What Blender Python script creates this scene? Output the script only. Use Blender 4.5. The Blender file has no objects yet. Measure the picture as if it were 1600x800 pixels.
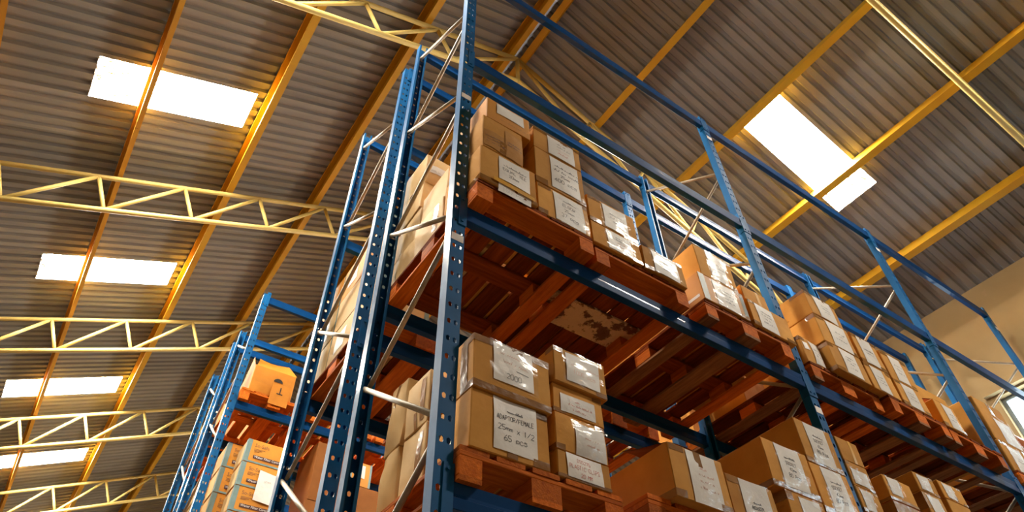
import bpy, bmesh, math, random
from mathutils import Vector, Matrix, noise
random.seed(11)
S = bpy.context.scene
COL = S.collection
ZT = 7.6                                   # height of the rack tops above the floor

# ------------------------------------------------------------------ camera
cam_d = bpy.data.cameras.new('camera'); cam = bpy.data.objects.new('camera', cam_d); COL.objects.link(cam)
cam_d.sensor_width = 36.0; cam_d.lens = 1056.2141 / 1600 * 36.0; cam_d.clip_start = 0.05; cam_d.clip_end = 200
_R = Vector((0.8251492149676768, -0.56467707426112, -0.01638825317501608))
_U = Vector((-0.3988753872302691, -0.6029195961435829, 0.6909315349931294))
_F = Vector((0.4000339966804444, 0.5635847428647803, 0.7227344181024657))
cam.matrix_world = Matrix(((_R.x, _U.x, -_F.x, -1.0481667), (_R.y, _U.y, -_F.y, -1.9990201),
                           (_R.z, _U.z, -_F.z, -6.0307745 + ZT), (0, 0, 0, 1)))
S.camera = cam
# ------------------------------------------------------------------ sky, exposure
SKY_STRENGTH = 12.0; SKYLIGHT = 95.0; WINDOW = 6.0
w = bpy.data.worlds.new('world'); S.world = w; w.use_nodes = True
bg = w.node_tree.nodes['Background']; bg.inputs[0].default_value = (1.0, 0.95, 0.92, 1); bg.inputs[1].default_value = SKY_STRENGTH
S.view_settings.view_transform = 'Standard'; S.view_settings.look = 'None'
S.view_settings.gamma = 1.0; S.view_settings.use_curve_mapping = False
S.view_settings.exposure = 0.80
try:
    S.cycles.max_bounces = 10; S.cycles.diffuse_bounces = 6; S.cycles.glossy_bounces = 4; S.cycles.transparent_max_bounces = 12
    S.cycles.sample_clamp_indirect = 6.0; S.cycles.caustics_reflective = False; S.cycles.caustics_refractive = False
except Exception: pass

# ------------------------------------------------------------------ materials
def new_mat(name):
    m = bpy.data.materials.new(name); m.use_nodes = True
    nt = m.node_tree; return m, nt, nt.nodes['Principled BSDF']
def nd(nt, t, **k):
    n = nt.nodes.new(t)
    for a, v in k.items(): setattr(n, a, v)
    return n
def surf(name, base, rough=0.6, metal=0.0, vary=0.15, nscale=6.0, stretch=(1, 1, 1), second=None, spots=None, bump=0.0,
         bscale=30.0, huevar=0.0, coat=0.0, spec=0.5, rvary=0.0):
    """principled surface: noise between two tones, optional wear spots, per-object tone variation, optional bump"""
    m, nt, p = new_mat(name); L = nt.links.new
    tc = nd(nt, 'ShaderNodeTexCoord'); oi = nd(nt, 'ShaderNodeObjectInfo')
    off = nd(nt, 'ShaderNodeVectorMath', operation='SCALE'); off.inputs[0].default_value = (17, 31, 23); L(oi.outputs['Random'], off.inputs['Scale'])
    mp = nd(nt, 'ShaderNodeMapping'); mp.inputs['Scale'].default_value = stretch
    L(tc.outputs['Object'], mp.inputs['Vector']); L(off.outputs[0], mp.inputs['Location'])
    n = nd(nt, 'ShaderNodeTexNoise'); n.inputs['Scale'].default_value = nscale; n.inputs['Detail'].default_value = 6; n.inputs['Roughness'].default_value = 0.6
    L(mp.outputs[0], n.inputs['Vector'])
    mx = nd(nt, 'ShaderNodeMix', data_type='RGBA'); r = nd(nt, 'ShaderNodeMapRange')
    r.inputs[1].default_value = 0.3; r.inputs[2].default_value = 0.7; L(n.outputs[0], r.inputs[0]); L(r.outputs[0], mx.inputs[0])
    b2 = second or tuple(c * (1 - vary) for c in base); b1 = base if second else tuple(min(1, c * (1 + vary)) for c in base)
    mx.inputs[6].default_value = (*b1, 1); mx.inputs[7].default_value = (*b2, 1)
    col = mx.outputs[2]
    if spots:
        sc, thr, scol = spots
        n2 = nd(nt, 'ShaderNodeTexNoise'); n2.inputs['Scale'].default_value = sc; n2.inputs['Detail'].default_value = 8; n2.inputs['Roughness'].default_value = 0.65
        L(mp.outputs[0], n2.inputs['Vector'])
        r2 = nd(nt, 'ShaderNodeMapRange'); r2.inputs[1].default_value = thr; r2.inputs[2].default_value = thr + 0.035; L(n2.outputs[0], r2.inputs[0])
        m2 = nd(nt, 'ShaderNodeMix', data_type='RGBA'); L(r2.outputs[0], m2.inputs[0]); L(col, m2.inputs[6]); m2.inputs[7].default_value = (*scol, 1)
        col = m2.outputs[2]
    if huevar:
        hs = nd(nt, 'ShaderNodeHueSaturation'); r3 = nd(nt, 'ShaderNodeMapRange'); L(oi.outputs['Random'], r3.inputs[0])
        r3.inputs[3].default_value = 1 - huevar; r3.inputs[4].default_value = 1 + huevar; L(r3.outputs[0], hs.inputs['Value']); L(col, hs.inputs['Color']); col = hs.outputs[0]
    L(col, p.inputs['Base Color']); p.inputs['Roughness'].default_value = rough; p.inputs['Metallic'].default_value = metal
    p.inputs['Coat Weight'].default_value = coat; p.inputs['Coat Roughness'].default_value = 0.12; p.inputs['Specular IOR Level'].default_value = spec
    if rvary:
        r4 = nd(nt, 'ShaderNodeMapRange'); L(n.outputs[0], r4.inputs[0]); r4.inputs[3].default_value = rough - rvary; r4.inputs[4].default_value = rough + rvary
        L(r4.outputs[0], p.inputs['Roughness'])
    if bump:
        nb = nd(nt, 'ShaderNodeTexNoise'); nb.inputs['Scale'].default_value = bscale; nb.inputs['Detail'].default_value = 4; L(mp.outputs[0], nb.inputs['Vector'])
        bp = nd(nt, 'ShaderNodeBump'); bp.inputs['Strength'].default_value = bump; bp.inputs['Distance'].default_value = 0.02
        L(nb.outputs[0], bp.inputs['Height']); L(bp.outputs[0], p.inputs['Normal']); L(bp.outputs[0], p.inputs['Coat Normal'])
    return m
M = {}
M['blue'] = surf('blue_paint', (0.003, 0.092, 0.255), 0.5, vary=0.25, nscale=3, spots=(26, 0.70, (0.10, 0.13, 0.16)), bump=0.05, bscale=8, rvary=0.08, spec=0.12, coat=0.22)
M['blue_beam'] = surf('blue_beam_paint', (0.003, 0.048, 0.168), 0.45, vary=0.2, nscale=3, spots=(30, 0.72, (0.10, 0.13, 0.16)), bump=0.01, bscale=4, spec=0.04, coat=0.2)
M['blue_beam'].node_tree.nodes['Principled BSDF'].inputs['Coat Roughness'].default_value = 0.05
M['brace'] = surf('galvanised_tube', (0.34, 0.28, 0.20), 0.5, 0.15, vary=0.25, nscale=9, stretch=(1, 1, 1), spots=(18, 0.66, (0.20, 0.13, 0.08)))
M['steel'] = surf('bolt_steel', (0.35, 0.34, 0.33), 0.4, 0.8)
M['wood'] = surf('pallet_wood', (0.66, 0.165, 0.012), 0.75, vary=0.2, nscale=5, stretch=(9, 0.7, 9), second=(0.40, 0.078, 0.005), bump=0.25, bscale=14, huevar=0.28, spec=0.1)
M['wood_x'] = surf('pallet_wood_cross', (0.66, 0.165, 0.012), 0.75, vary=0.2, nscale=5, stretch=(0.7, 9, 9), second=(0.40, 0.078, 0.005), bump=0.25, bscale=14, huevar=0.28, spec=0.1)
M['wood_deck'] = surf('shade_toned_deck_wood', (0.24, 0.050, 0.007), 0.85, nscale=5, stretch=(9, 0.7, 9), second=(0.11, 0.020, 0.003), bump=0.3, bscale=14, huevar=0.3, spec=0.08)  # aged wood, darkened further to paint in the shade under the shelves
M['wood_deck_shade_x'] = surf('shade_toned_deck_wood_cross', (0.24, 0.050, 0.007), 0.85, nscale=5, stretch=(0.7, 9, 9), second=(0.11, 0.020, 0.003), bump=0.3, bscale=14, huevar=0.3, spec=0.08)
M['wood_grey'] = surf('weathered_wood', (0.27, 0.125, 0.05), 0.8, nscale=5, stretch=(9, 0.7, 9), second=(0.14, 0.052, 0.018), bump=0.3, bscale=14, huevar=0.2, spec=0.2)
M['peel'] = surf('peeling_paint', (0.20, 0.075, 0.03), 0.8, nscale=4, stretch=(1, 1, 1), second=(0.12, 0.045, 0.02), spots=(5.5, 0.46, (0.62, 0.45, 0.28)), bump=0.3)
M['card'] = surf('cardboard', (0.67, 0.325, 0.070), 0.78, nscale=3.0, second=(0.51, 0.222, 0.038), huevar=0.18, spots=(8, 0.70, (0.40, 0.165, 0.03)), bump=0.3, bscale=7, spec=0.15)
M['kraft_worn'] = surf('worn_brown_panel', (0.50, 0.25, 0.07), 0.75, nscale=5, second=(0.40, 0.17, 0.035), bump=0.3, bscale=10, spec=0.15)
M['kraft'] = surf('pale_kraft', (0.72, 0.49, 0.23), 0.7, nscale=3.0, second=(0.60, 0.375, 0.15), huevar=0.1, bump=0.3, bscale=5, spec=0.3)
M['card_red'] = surf('red_cardboard', (0.36, 0.092, 0.016), 0.7, nscale=3, second=(0.28, 0.064, 0.010), huevar=0.12, spec=0.3)
M['card_dark'] = surf('dark_brown_cardboard', (0.26, 0.095, 0.02), 0.75, nscale=3, second=(0.20, 0.065, 0.012), spec=0.15)
M['yellowcard'] = surf('yellow_carton', (0.66, 0.275, 0.016), 0.6, nscale=3, second=(0.58, 0.215, 0.012), huevar=0.08, spec=0.4)
M['orange_card'] = surf('orange_cardboard', (0.50, 0.19, 0.014), 0.65, nscale=3, second=(0.42, 0.14, 0.009), bump=0.2, bscale=8, spec=0.2)
M['teal'] = surf('teal_edge_print', (0.19, 0.29, 0.28), 0.55, nscale=8, second=(0.13, 0.21, 0.20))
M['green'] = surf('green_edge_print', (0.085, 0.105, 0.065), 0.5, nscale=8, second=(0.06, 0.075, 0.045))
M['maroon'] = surf('maroon_print', (0.07, 0.018, 0.014), 0.6)
M['tape'] = surf('packing_tape', (0.33, 0.145, 0.03), 0.22, nscale=5, second=(0.23, 0.088, 0.016), bump=0.3, bscale=14, coat=0.3, spec=0.7)
M['yellow_tape'] = surf('yellow_tape', (0.72, 0.36, 0.03), 0.3, coat=0.3)
M['paper'] = surf('paper', (0.76, 0.70, 0.64), 0.55, vary=0.06, nscale=4, huevar=0.08, bump=0.35, bscale=7, coat=0.0)
M['ink_black'] = surf('black_ink', (0.03, 0.025, 0.03), 0.6)
M['ink_red'] = surf('red_ink', (0.62, 0.10, 0.05), 0.6)
M['ink_faint'] = surf('faint_red_ink', (0.66, 0.36, 0.26), 0.6)
M['ink_blue'] = surf('blue_ink', (0.08, 0.12, 0.30), 0.6)
M['ink_brown'] = surf('brown_ink', (0.16, 0.07, 0.03), 0.6)
M['truss'] = surf('pale_yellow_paint', (0.66, 0.51, 0.17), 0.5, nscale=3, second=(0.56, 0.39, 0.10), spots=(14, 0.68, (0.30, 0.13, 0.03)), spec=0.4)
M['purlin'] = surf('orange_yellow_paint', (0.60, 0.35, 0.016), 0.5, nscale=1.4, second=(0.53, 0.25, 0.010), spots=(10, 0.70, (0.20, 0.07, 0.02)), spec=0.4)
M['wall'] = surf('cream_plaster', (0.42, 0.295, 0.14), 0.9, nscale=1.2, second=(0.35, 0.24, 0.11), bump=0.12, bscale=5, spots=(2.2, 0.66, (0.42, 0.28, 0.14)))
M['block_wall'] = surf('rough_block_wall', (0.24, 0.18, 0.11), 0.9, nscale=1.5, second=(0.18, 0.13, 0.08), bump=0.2, bscale=6)
M['purlin_old'] = surf('rusty_orange_paint', (0.58, 0.30, 0.03), 0.55, nscale=1.6, second=(0.48, 0.20, 0.018), spots=(9, 0.66, (0.22, 0.08, 0.02)), spec=0.3)
M['floor'] = surf('concrete_floor', (0.115, 0.09, 0.065), 0.7, nscale=0.8, second=(0.085, 0.066, 0.048))
M['frame'] = surf('window_frame_paint', (0.16, 0.20, 0.22), 0.5)
M['black'] = surf('painted_hollow_dark', (0.012, 0.01, 0.01), 0.9)  # flat black painted for the dark inside cut openings
def sheet_mat():
    m, nt, p = new_mat('roof_sheet_metal'); L = nt.links.new
    tc = nd(nt, 'ShaderNodeTexCoord'); oi = nd(nt, 'ShaderNodeObjectInfo')
    off = nd(nt, 'ShaderNodeVectorMath', operation='SCALE'); off.inputs[0].default_value = (17, 31, 23); L(oi.outputs['Random'], off.inputs['Scale'])
    mp = nd(nt, 'ShaderNodeMapping'); mp.inputs['Scale'].default_value = (0.5, 5, 5); L(tc.outputs['Object'], mp.inputs['Vector']); L(off.outputs[0], mp.inputs['Location'])
    n = nd(nt, 'ShaderNodeTexNoise'); n.inputs['Scale'].default_value = 2.2; n.inputs['Detail'].default_value = 7; L(mp.outputs[0], n.inputs['Vector'])
    cr = nd(nt, 'ShaderNodeValToRGB'); e = cr.color_ramp.elements
    e[0].position = 0.25; e[0].color = (0.222, 0.216, 0.213, 1); e[1].position = 0.78; e[1].color = (0.288, 0.281, 0.276, 1)
    L(n.outputs[0], cr.inputs[0])
    hs = nd(nt, 'ShaderNodeHueSaturation'); r3 = nd(nt, 'ShaderNodeMapRange'); L(oi.outputs['Random'], r3.inputs[0]); r3.inputs[3].default_value = 0.82; r3.inputs[4].default_value = 1.15
    L(r3.outputs[0], hs.inputs['Value']); L(cr.outputs[0], hs.inputs['Color']); L(hs.outputs[0], p.inputs['Base Color'])
    p.inputs['Roughness'].default_value = 0.5; p.inputs['Metallic'].default_value = 0.1; p.inputs['Specular IOR Level'].default_value = 0.3
    return m
M['sheet'] = sheet_mat()
def skylight_mat():
    m, nt, p = new_mat('translucent_skylight'); L = nt.links.new
    tc = nd(nt, 'ShaderNodeTexCoord'); mp = nd(nt, 'ShaderNodeMapping'); mp.inputs['Scale'].default_value = (2.6, 13, 3); L(tc.outputs['Object'], mp.inputs['Vector'])
    n = nd(nt, 'ShaderNodeTexNoise'); n.inputs['Scale'].default_value = 3.2; n.inputs['Detail'].default_value = 9; n.inputs['Roughness'].default_value = 0.75; L(mp.outputs[0], n.inputs['Vector'])
    # dirt washed towards the lower end of the sheet (local x runs down the slope, 0..1.9 m)
    sx = nd(nt, 'ShaderNodeSeparateXYZ'); L(tc.outputs['Object'], sx.inputs[0])
    r = nd(nt, 'ShaderNodeMapRange'); r.inputs[1].default_value = 0.3; r.inputs[2].default_value = 1.9; r.inputs[3].default_value = -0.10; r.inputs[4].default_value = 0.06; L(sx.outputs[0], r.inputs[0])
    ad = nd(nt, 'ShaderNodeMath', operation='ADD'); L(n.outputs[0], ad.inputs[0]); L(r.outputs[0], ad.inputs[1])
    cr = nd(nt, 'ShaderNodeValToRGB'); e = cr.color_ramp.elements
    e[0].position = 0.535; e[0].color = (1.0, 0.93, 0.80, 1); e[1].position = 0.56; e[1].color = (0.0034, 0.0014, 0.0002, 1)
    L(ad.outputs[0], cr.inputs[0]); p.inputs['Base Color'].default_value = (0.5, 0.5, 0.5, 1)
    L(cr.outputs[0], p.inputs['Emission Color']); p.inputs['Emission Strength'].default_value = SKYLIGHT
    return m
M['skylight'] = skylight_mat()
def pane_mat():
    m, nt, p = new_mat('lit_window_pane'); p.inputs['Base Color'].default_value = (0.5, 0.55, 0.6, 1); p.inputs['Roughness'].default_value = 0.2
    p.inputs['Emission Color'].default_value = (0.70, 0.90, 1.0, 1); p.inputs['Emission Strength'].default_value = WINDOW
    return m
M['pane'] = pane_mat()
def film_mat():
    m, nt, p = new_mat('clear_plastic_film'); L = nt.links.new; out = nt.nodes['Material Output']
    tr = nd(nt, 'ShaderNodeBsdfTransparent'); gl = nd(nt, 'ShaderNodeBsdfGlossy'); gl.inputs['Roughness'].default_value = 0.16; gl.inputs['Color'].default_value = (.6, .6, .6, 1)
    tc = nd(nt, 'ShaderNodeTexCoord'); oi = nd(nt, 'ShaderNodeObjectInfo')
    off = nd(nt, 'ShaderNodeVectorMath', operation='SCALE'); off.inputs[0].default_value = (17, 31, 23); L(oi.outputs['Random'], off.inputs['Scale'])
    mp = nd(nt, 'ShaderNodeMapping'); mp.inputs['Scale'].default_value = (1, 1, 2.2); L(tc.outputs['Object'], mp.inputs['Vector']); L(off.outputs[0], mp.inputs['Location'])
    n = nd(nt, 'ShaderNodeTexNoise'); n.inputs['Scale'].default_value = 5; n.inputs['Detail'].default_value = 2; n.inputs['Distortion'].default_value = 0.8; L(mp.outputs[0], n.inputs['Vector'])
    bp = nd(nt, 'ShaderNodeBump'); bp.inputs['Strength'].default_value = 0.5; bp.inputs['Distance'].default_value = 0.02; L(n.outputs[0], bp.inputs['Height']); L(bp.outputs[0], gl.inputs['Normal'])
    mx = nd(nt, 'ShaderNodeMixShader'); mx.inputs[0].default_value = 0.055; L(tr.outputs[0], mx.inputs[1]); L(gl.outputs[0], mx.inputs[2]); L(mx.outputs[0], out.inputs['Surface'])
    return m
M['film'] = film_mat()

# ------------------------------------------------------------------ mesh helpers
class MB:
    """collects geometry, then links it as one mesh object"""
    def __init__(s): s.v = []; s.f = []; s.mi = []
    def quad_grid(s, fn, nu, nv, mi=0):
        b = len(s.v)
        for j in range(nv + 1):
            for i in range(nu + 1): s.v.append(tuple(fn(i / nu, j / nv)))
        for j in range(nv):
            for i in range(nu):
                a = b + j * (nu + 1) + i; s.f.append((a, a + 1, a + nu + 2, a + nu + 1)); s.mi.append(mi)
        return s
    def box(s, x0, x1, y0, y1, z0, z1, mi=0):
        b = len(s.v)
        s.v += [(x0, y0, z0), (x1, y0, z0), (x1, y1, z0), (x0, y1, z0), (x0, y0, z1), (x1, y0, z1), (x1, y1, z1), (x0, y1, z1)]
        for f in ((0, 3, 2, 1), (4, 5, 6, 7), (0, 1, 5, 4), (1, 2, 6, 5), (2, 3, 7, 6), (3, 0, 4, 7)): s.f.append(tuple(b + i for i in f)); s.mi.append(mi)
        return s
    def prism(s, poly, a0, a1, axis, mi=0):
        """poly of 2D points extruded along axis 0/1/2 (order of the remaining axes kept)"""
        b = len(s.v); n = len(poly)
        for a in (a0, a1):
            for p in poly:
                q = list(p); q.insert(axis, a); s.v.append(tuple(q))
        for i in range(n):
            j = (i + 1) % n; s.f.append((b + i, b + j, b + n + j, b + n + i)); s.mi.append(mi)
        s.f.append(tuple(range(b + n - 1, b - 1, -1))); s.mi.append(mi); s.f.append(tuple(range(b + n, b + 2 * n))); s.mi.append(mi)
        return s
    def tube(s, p0, p1, r, n=10, mi=0, sq=None):
        p0, p1 = Vector(p0), Vector(p1); d = (p1 - p0).normalized()
        ref = Vector((0, 1, 0)) if abs(d.y) < 0.9 else Vector((1, 0, 0)); u = d.cross(ref).normalized(); v = d.cross(u)
        b = len(s.v)
        for p in (p0, p1):
            for i in range(n):
                a = 2 * math.pi * (i + 0.5) / n; s.v.append(tuple(p + (u * math.cos(a) + v * math.sin(a)) * r))
        for i in range(n):
            j = (i + 1) % n; s.f.append((b + i, b + j, b + n + j, b + n + i)); s.mi.append(mi)
        s.f.append(tuple(range(b + n - 1, b - 1, -1))); s.mi.append(mi); s.f.append(tuple(range(b + n, b + 2 * n))); s.mi.append(mi)
        return s
    def bar(s, p0, p1, wu, wv, up=(0, 0, 1), mi=0):
        """rectangular bar; wv measured along 'up', wu across"""
        p0, p1 = Vector(p0), Vector(p1); d = (p1 - p0).normalized(); up = Vector(up); u = d.cross(up).normalized(); v = u.cross(d).normalized()
        b = len(s.v)
        for p in (p0, p1):
            for a, c in ((-1, -1), (1, -1), (1, 1), (-1, 1)): s.v.append(tuple(p + u * (a * wu / 2) + v * (c * wv / 2)))
        for f in ((0, 1, 2, 3), (7, 6, 5, 4), (0, 4, 5, 1), (1, 5, 6, 2), (2, 6, 7, 3), (3, 7, 4, 0)): s.f.append(tuple(b + i for i in f)); s.mi.append(mi)
        return s
    def mesh(s, name, mats, smooth=False):
        me = bpy.data.meshes.new(name); me.from_pydata(s.v, [], s.f)
        for m in (mats if isinstance(mats, (list, tuple)) else [mats]): me.materials.append(M[m] if isinstance(m, str) else m)
        me.polygons.foreach_set('material_index', s.mi)
        if smooth: me.polygons.foreach_set('use_smooth', [True] * len(s.f))
        me.validate(); me.update()
        bm = bmesh.new(); bm.from_mesh(me); bmesh.ops.recalc_face_normals(bm, faces=bm.faces); bm.to_mesh(me); bm.free()
        return me
    def build(s, name, mats, parent=None, smooth=False, loc=(0, 0, 0)):
        return link(name, s.mesh(name, mats, smooth), parent, loc)
def link(name, me, parent=None, loc=(0, 0, 0)):
    o = bpy.data.objects.new(name, me); COL.objects.link(o); o.location = loc
    if parent: o.parent = parent
    return o
def empty(name, loc=(0, 0, 0), label=None, cat=None, group=None, kind=None):
    o = bpy.data.objects.new(name, None); COL.objects.link(o); o.location = loc; o.empty_display_size = 0.1
    return tag(o, label, cat, group, kind)
def tag(o, label=None, cat=None, group=None, kind=None):
    if label: o['label'] = label
    if cat: o['category'] = cat
    if group: o['group'] = group
    if kind: o['kind'] = kind
    return o

# ------------------------------------------------------------------ the hall: floor, walls
TAN = math.tan(math.radians(24)); CS, SN = math.cos(math.radians(24)), math.sin(math.radians(24))
XR, ZR = 1.90, 3.633 + ZT                   # ridge line, underside of the sheets
XW, XL = 8.6, -4.8                          # side walls
YF, YB = -10.5, 24.0
def roofz(x): return ZR - abs(x - XR) * TAN
tag(MB().box(XL - .2, XW + .2, YF - .2, YB + .2, -0.2, 0.0).build('floor', 'floor'), kind='structure')
zw = roofz(XW) - 0.004
WIN = [(-0.72, 0.56), (-4.6, -3.3), (-8.4, -7.1)]; WZ0, WZ1 = ZT - 2.25, ZT - 0.95  # first one in view; the two out of view are added for light
b = MB(); ys = [YF]
for y0, y1 in sorted(WIN):
    b.prism([(XW, 0), (XW + .2, 0), (XW + .2, zw - .2 * TAN), (XW, zw)], ys[-1], y0, 1)
    b.prism([(XW, 0), (XW + .2, 0), (XW + .2, WZ0), (XW, WZ0)], y0, y1, 1); b.prism([(XW, WZ1), (XW + .2, WZ1), (XW + .2, zw - .2 * TAN), (XW, zw)], y0, y1, 1)
    ys.append(y1)
b.prism([(XW, 0), (XW + .2, 0), (XW + .2, zw - .2 * TAN), (XW, zw)], ys[-1], YB, 1)
tag(b.build('wall_right', 'wall'), kind='structure')
for k, (y0, y1) in enumerate(WIN):
    wo = empty('window_%d' % (k + 1), (XW, (y0 + y1) / 2, WZ0), kind='structure')
    L = (y1 - y0) / 2; H = WZ1 - WZ0; f = MB()
    for a in (-L, L - .05): f.box(.1, .15, a, a + .05, 0, H)
    for a in (0, H - .05): f.box(.1, .15, -L + .05, L - .05, a, a + .05)
    f.build('window_frame', 'frame', wo)
    MB().box(.11, .14, -.02, .02, .05, H - .05).build('mullion', 'frame', wo)
    MB().box(.12, .13, -L + .05, -.02, .05, H - .05).build('pane', 'pane', wo); MB().box(.12, .13, .02, L - .05, .05, H - .05).build('pane', 'pane', wo)
    MB().box(-.09, 0, -L - .12, L + .12, H + .03, H + .13).build('lintel', 'wall', wo)
zl = roofz(XL)
tag(MB().prism([(XL - .2, 0), (XL, 0), (XL, zl), (XL - .2, zl - .2 * TAN)], YF, YB, 1).build('wall_left', 'block_wall'), kind='structure')
gable = [(XL, 0), (XW, 0), (XW, roofz(XW)), (XR, ZR), (XL, zl)]
tag(MB().prism(gable, YF - .2, YF, 1).build('wall_front', 'block_wall'), kind='structure')
tag(MB().prism(gable, YB, YB + .2, 1).build('wall_back', 'block_wall'), kind='structure')

# ------------------------------------------------------------------ roof sheets with trapezoid ribs, skylights
roof = empty('ceiling', (XR, 0, ZR), kind='structure')
PITCH = 0.1715
def sheet_mesh(name, length, mat, nrib=4):
    """local x: down the slope, local y: across, local z: up; underside of the pans at z=0"""
    prof = []; y = 0.0
    for k in range(nrib):
        prof += [(y, 0), (y + .088, 0), (y + .108, .037), (y + .150, .037)]; y += PITCH
    prof += [(y, 0), (y + .06, 0)]
    b = MB(); n = len(prof)
    for t in (0, .0015):
        for x in (0, length):
            for p in prof: b.v.append((x, p[0], p[1] + t))
    for i in range(n - 1):
        b.f += [(i, i + 1, n + i + 1, n + i), (2 * n + i, 3 * n + i, 3 * n + i + 1, 2 * n + i + 1)]; b.mi += [0, 0]
    for i in range(n - 1):
        b.f += [(i, 2 * n + i, 2 * n + i + 1, i + 1), (n + i, n + i + 1, 3 * n + i + 1, 3 * n + i)]; b.mi += [0, 0]
    return b.mesh(name, mat)
RUN = (XW - XR) / CS + 0.16; TOP = 0.05
S0, S1 = (XR + 1.10) / CS, (XR + 2.83) / CS         # the skylight's span down the slope
me_full = sheet_mesh('roof_sheet', RUN - TOP, 'sheet'); me_up = sheet_mesh('roof_sheet_upper', S0 - TOP, 'sheet')
me_low = sheet_mesh('roof_sheet_lower', RUN - S1, 'sheet'); 
def skylight_mesh(length, wid):
    b = MB(); n = 32
    for t in (0, .002):
        b.quad_grid(lambda a, c: Vector((-.04 + a * (length + .08), -.03 + c * (wid + .06), .0425 + t + .0035 * math.sin(c * 8 * math.pi))), 1, n)
    k = 2 * (n + 1)
    for e in (0, n * 2): b.f.append((e, e + 1, k + e + 1, k + e)); b.mi.append(0)
    return b.mesh('skylight_sheet', 'skylight')
me_sky = skylight_mesh(S1 - S0, 4 * PITCH)
def put_sheet(me, name, side, s, y, wid, lift=0.0):
    o = link(name, me, roof)
    dx, dz = side * CS, -SN
    ex = Vector((dx, 0, dz)); ez = Vector((side * SN, 0, CS)); ey = Vector((0, 1, 0)) * (wid / (4 * PITCH))
    p = ex * s + ez * lift + Vector((0, y, 0))
    o.matrix_local = Matrix(((ex.x, ey.x, ez.x, p.x), (ex.y, ey.y, ez.y, p.y), (ex.z, ey.z, ez.z, p.z), (0, 0, 0, 1)))
    return o
me_clo = MB().box(0, .010, 0, 4 * PITCH + .02, .0026, .0375).mesh('light_stop_strip', 'sheet')  # strips added to stop skylight glow entering the sheet grooves
SKY = {-1: [-0.02, 3.83, 7.73, 11.58, 14.84, 18.5], 1: [-4.05, -0.2, 3.65, 7.5, 11.35, 15.2, 19.0]}
for side in (-1, 1):
    wsk = 0.70; cur = YF - .15
    for sy in SKY[side] + [YB + .15]:
        gap = sy - cur; n = max(1, round(gap / .686))
        for k in range(n):
            put_sheet(me_full, 'roof_sheet', side, TOP, cur + gap * k / n, gap / n, 0.0018 * (k % 3))
        if sy > YB: break
        put_sheet(me_up, 'roof_sheet', side, TOP, sy, wsk, 0.001); put_sheet(me_low, 'roof_sheet', side, S1, sy, wsk, 0.001)
        o = put_sheet(me_sky, 'skylight_sheet', side, S0, sy, wsk, 0.0); o['label'] = 'translucent white skylight sheet in the roof'
        for sa in (S0 - .012, S1 + .002):
            put_sheet(me_clo, 'light_stop_strip', side, sa, sy, wsk, 0.0)
        cur = sy + wsk
# ridge capping above the open sheet ends
b = MB()
for side in (-1, 1):
    d = Vector((side * CS, 0, -SN)); nrm = Vector((side * SN, 0, CS)); p = nrm * .075
    q0, q1 = p + d * 0.0, p + d * .30
    b.prism([(q0.x, q0.z + (.0 if side else 0)), (q1.x, q1.z), (q1.x, q1.z + .003), (q0.x, q0.z + .003)], YF, YB, 1)
b.prism([(-.03, .069), (.03, .069), (.03, .074), (-.03, .074)], YF, YB, 1)
b.build('ridge_capping', 'sheet', roof)

# ------------------------------------------------------------------ purlins (along y) and trusses (along x)
def purlin(x, wd, dp, label, y0=YF + .02, y1=YB - .02):
    side = 1 if x > XR else -1
    ex = Vector((side * CS, 0, -SN)); ez = Vector((side * SN, 0, CS)); c = Vector((x, 0, roofz(x)))
    o = empty('roof_purlin', (x, (y0 + y1) / 2, roofz(x) - dp), label, 'purlin', 'roof purlins')
    h, t = wd / 2, .006
    # lipped channel: web on the upper side, flanges top and bottom
    poly = [(-h, 0), (h, 0), (h, -.02), (h - t, -.02), (h - t, -t), (-h + t, -t), (-h + t, -dp + t), (h - t, -dp + t), (h - t, -dp + .02), (h, -dp + .02), (h, -dp), (-h, -dp)]
    poly = [(a * side * -1, z) for a, z in poly] if False else poly
    pts = []
    for a, z in poly:
        v = ex * a + ez * (z - .004); pts.append((v.x, v.z + dp))
    MB().prism(pts, y0 - (y0 + y1) / 2, y1 - (y0 + y1) / 2, 1).build('channel', 'purlin' if wd > .08 else 'purlin_old', o)
    return o
for x, wd, dp, lab in [
        (0.33, .10, .20, 'orange steel roof purlin, first one down the left slope from the ridge pair'),
        (-0.95, .10, .20, 'orange steel roof purlin along the upper ends of the left slope skylights'),
        (-2.30, .06, .20, 'slim orange steel roof purlin crossing the middle of the left slope skylights'),
        (-3.72, .06, .20, 'slim orange steel roof purlin nearest the left eave, at the left edge of the photo'),
        (XR - .17, .10, .18, 'orange steel purlin left of the open gap at the roof ridge'),
        (XR + .17, .10, .18, 'orange steel purlin right of the open gap at the roof ridge'),
        (3.44, .10, .20, 'orange steel roof purlin, first one down the right slope from the ridge pair'),
        (4.83, .10, .20, 'yellow steel roof purlin along the upper end of the right slope skylight'),
        (6.23, .10, .20, 'orange steel roof purlin crossing the right slope skylight'),
        (7.63, .10, .20, 'orange steel roof purlin nearest the right eave wall')]:
    purlin(x, wd, dp, lab)
TD, BD = 0.285, 0.93                         # drop of the chords below the sheets
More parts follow.
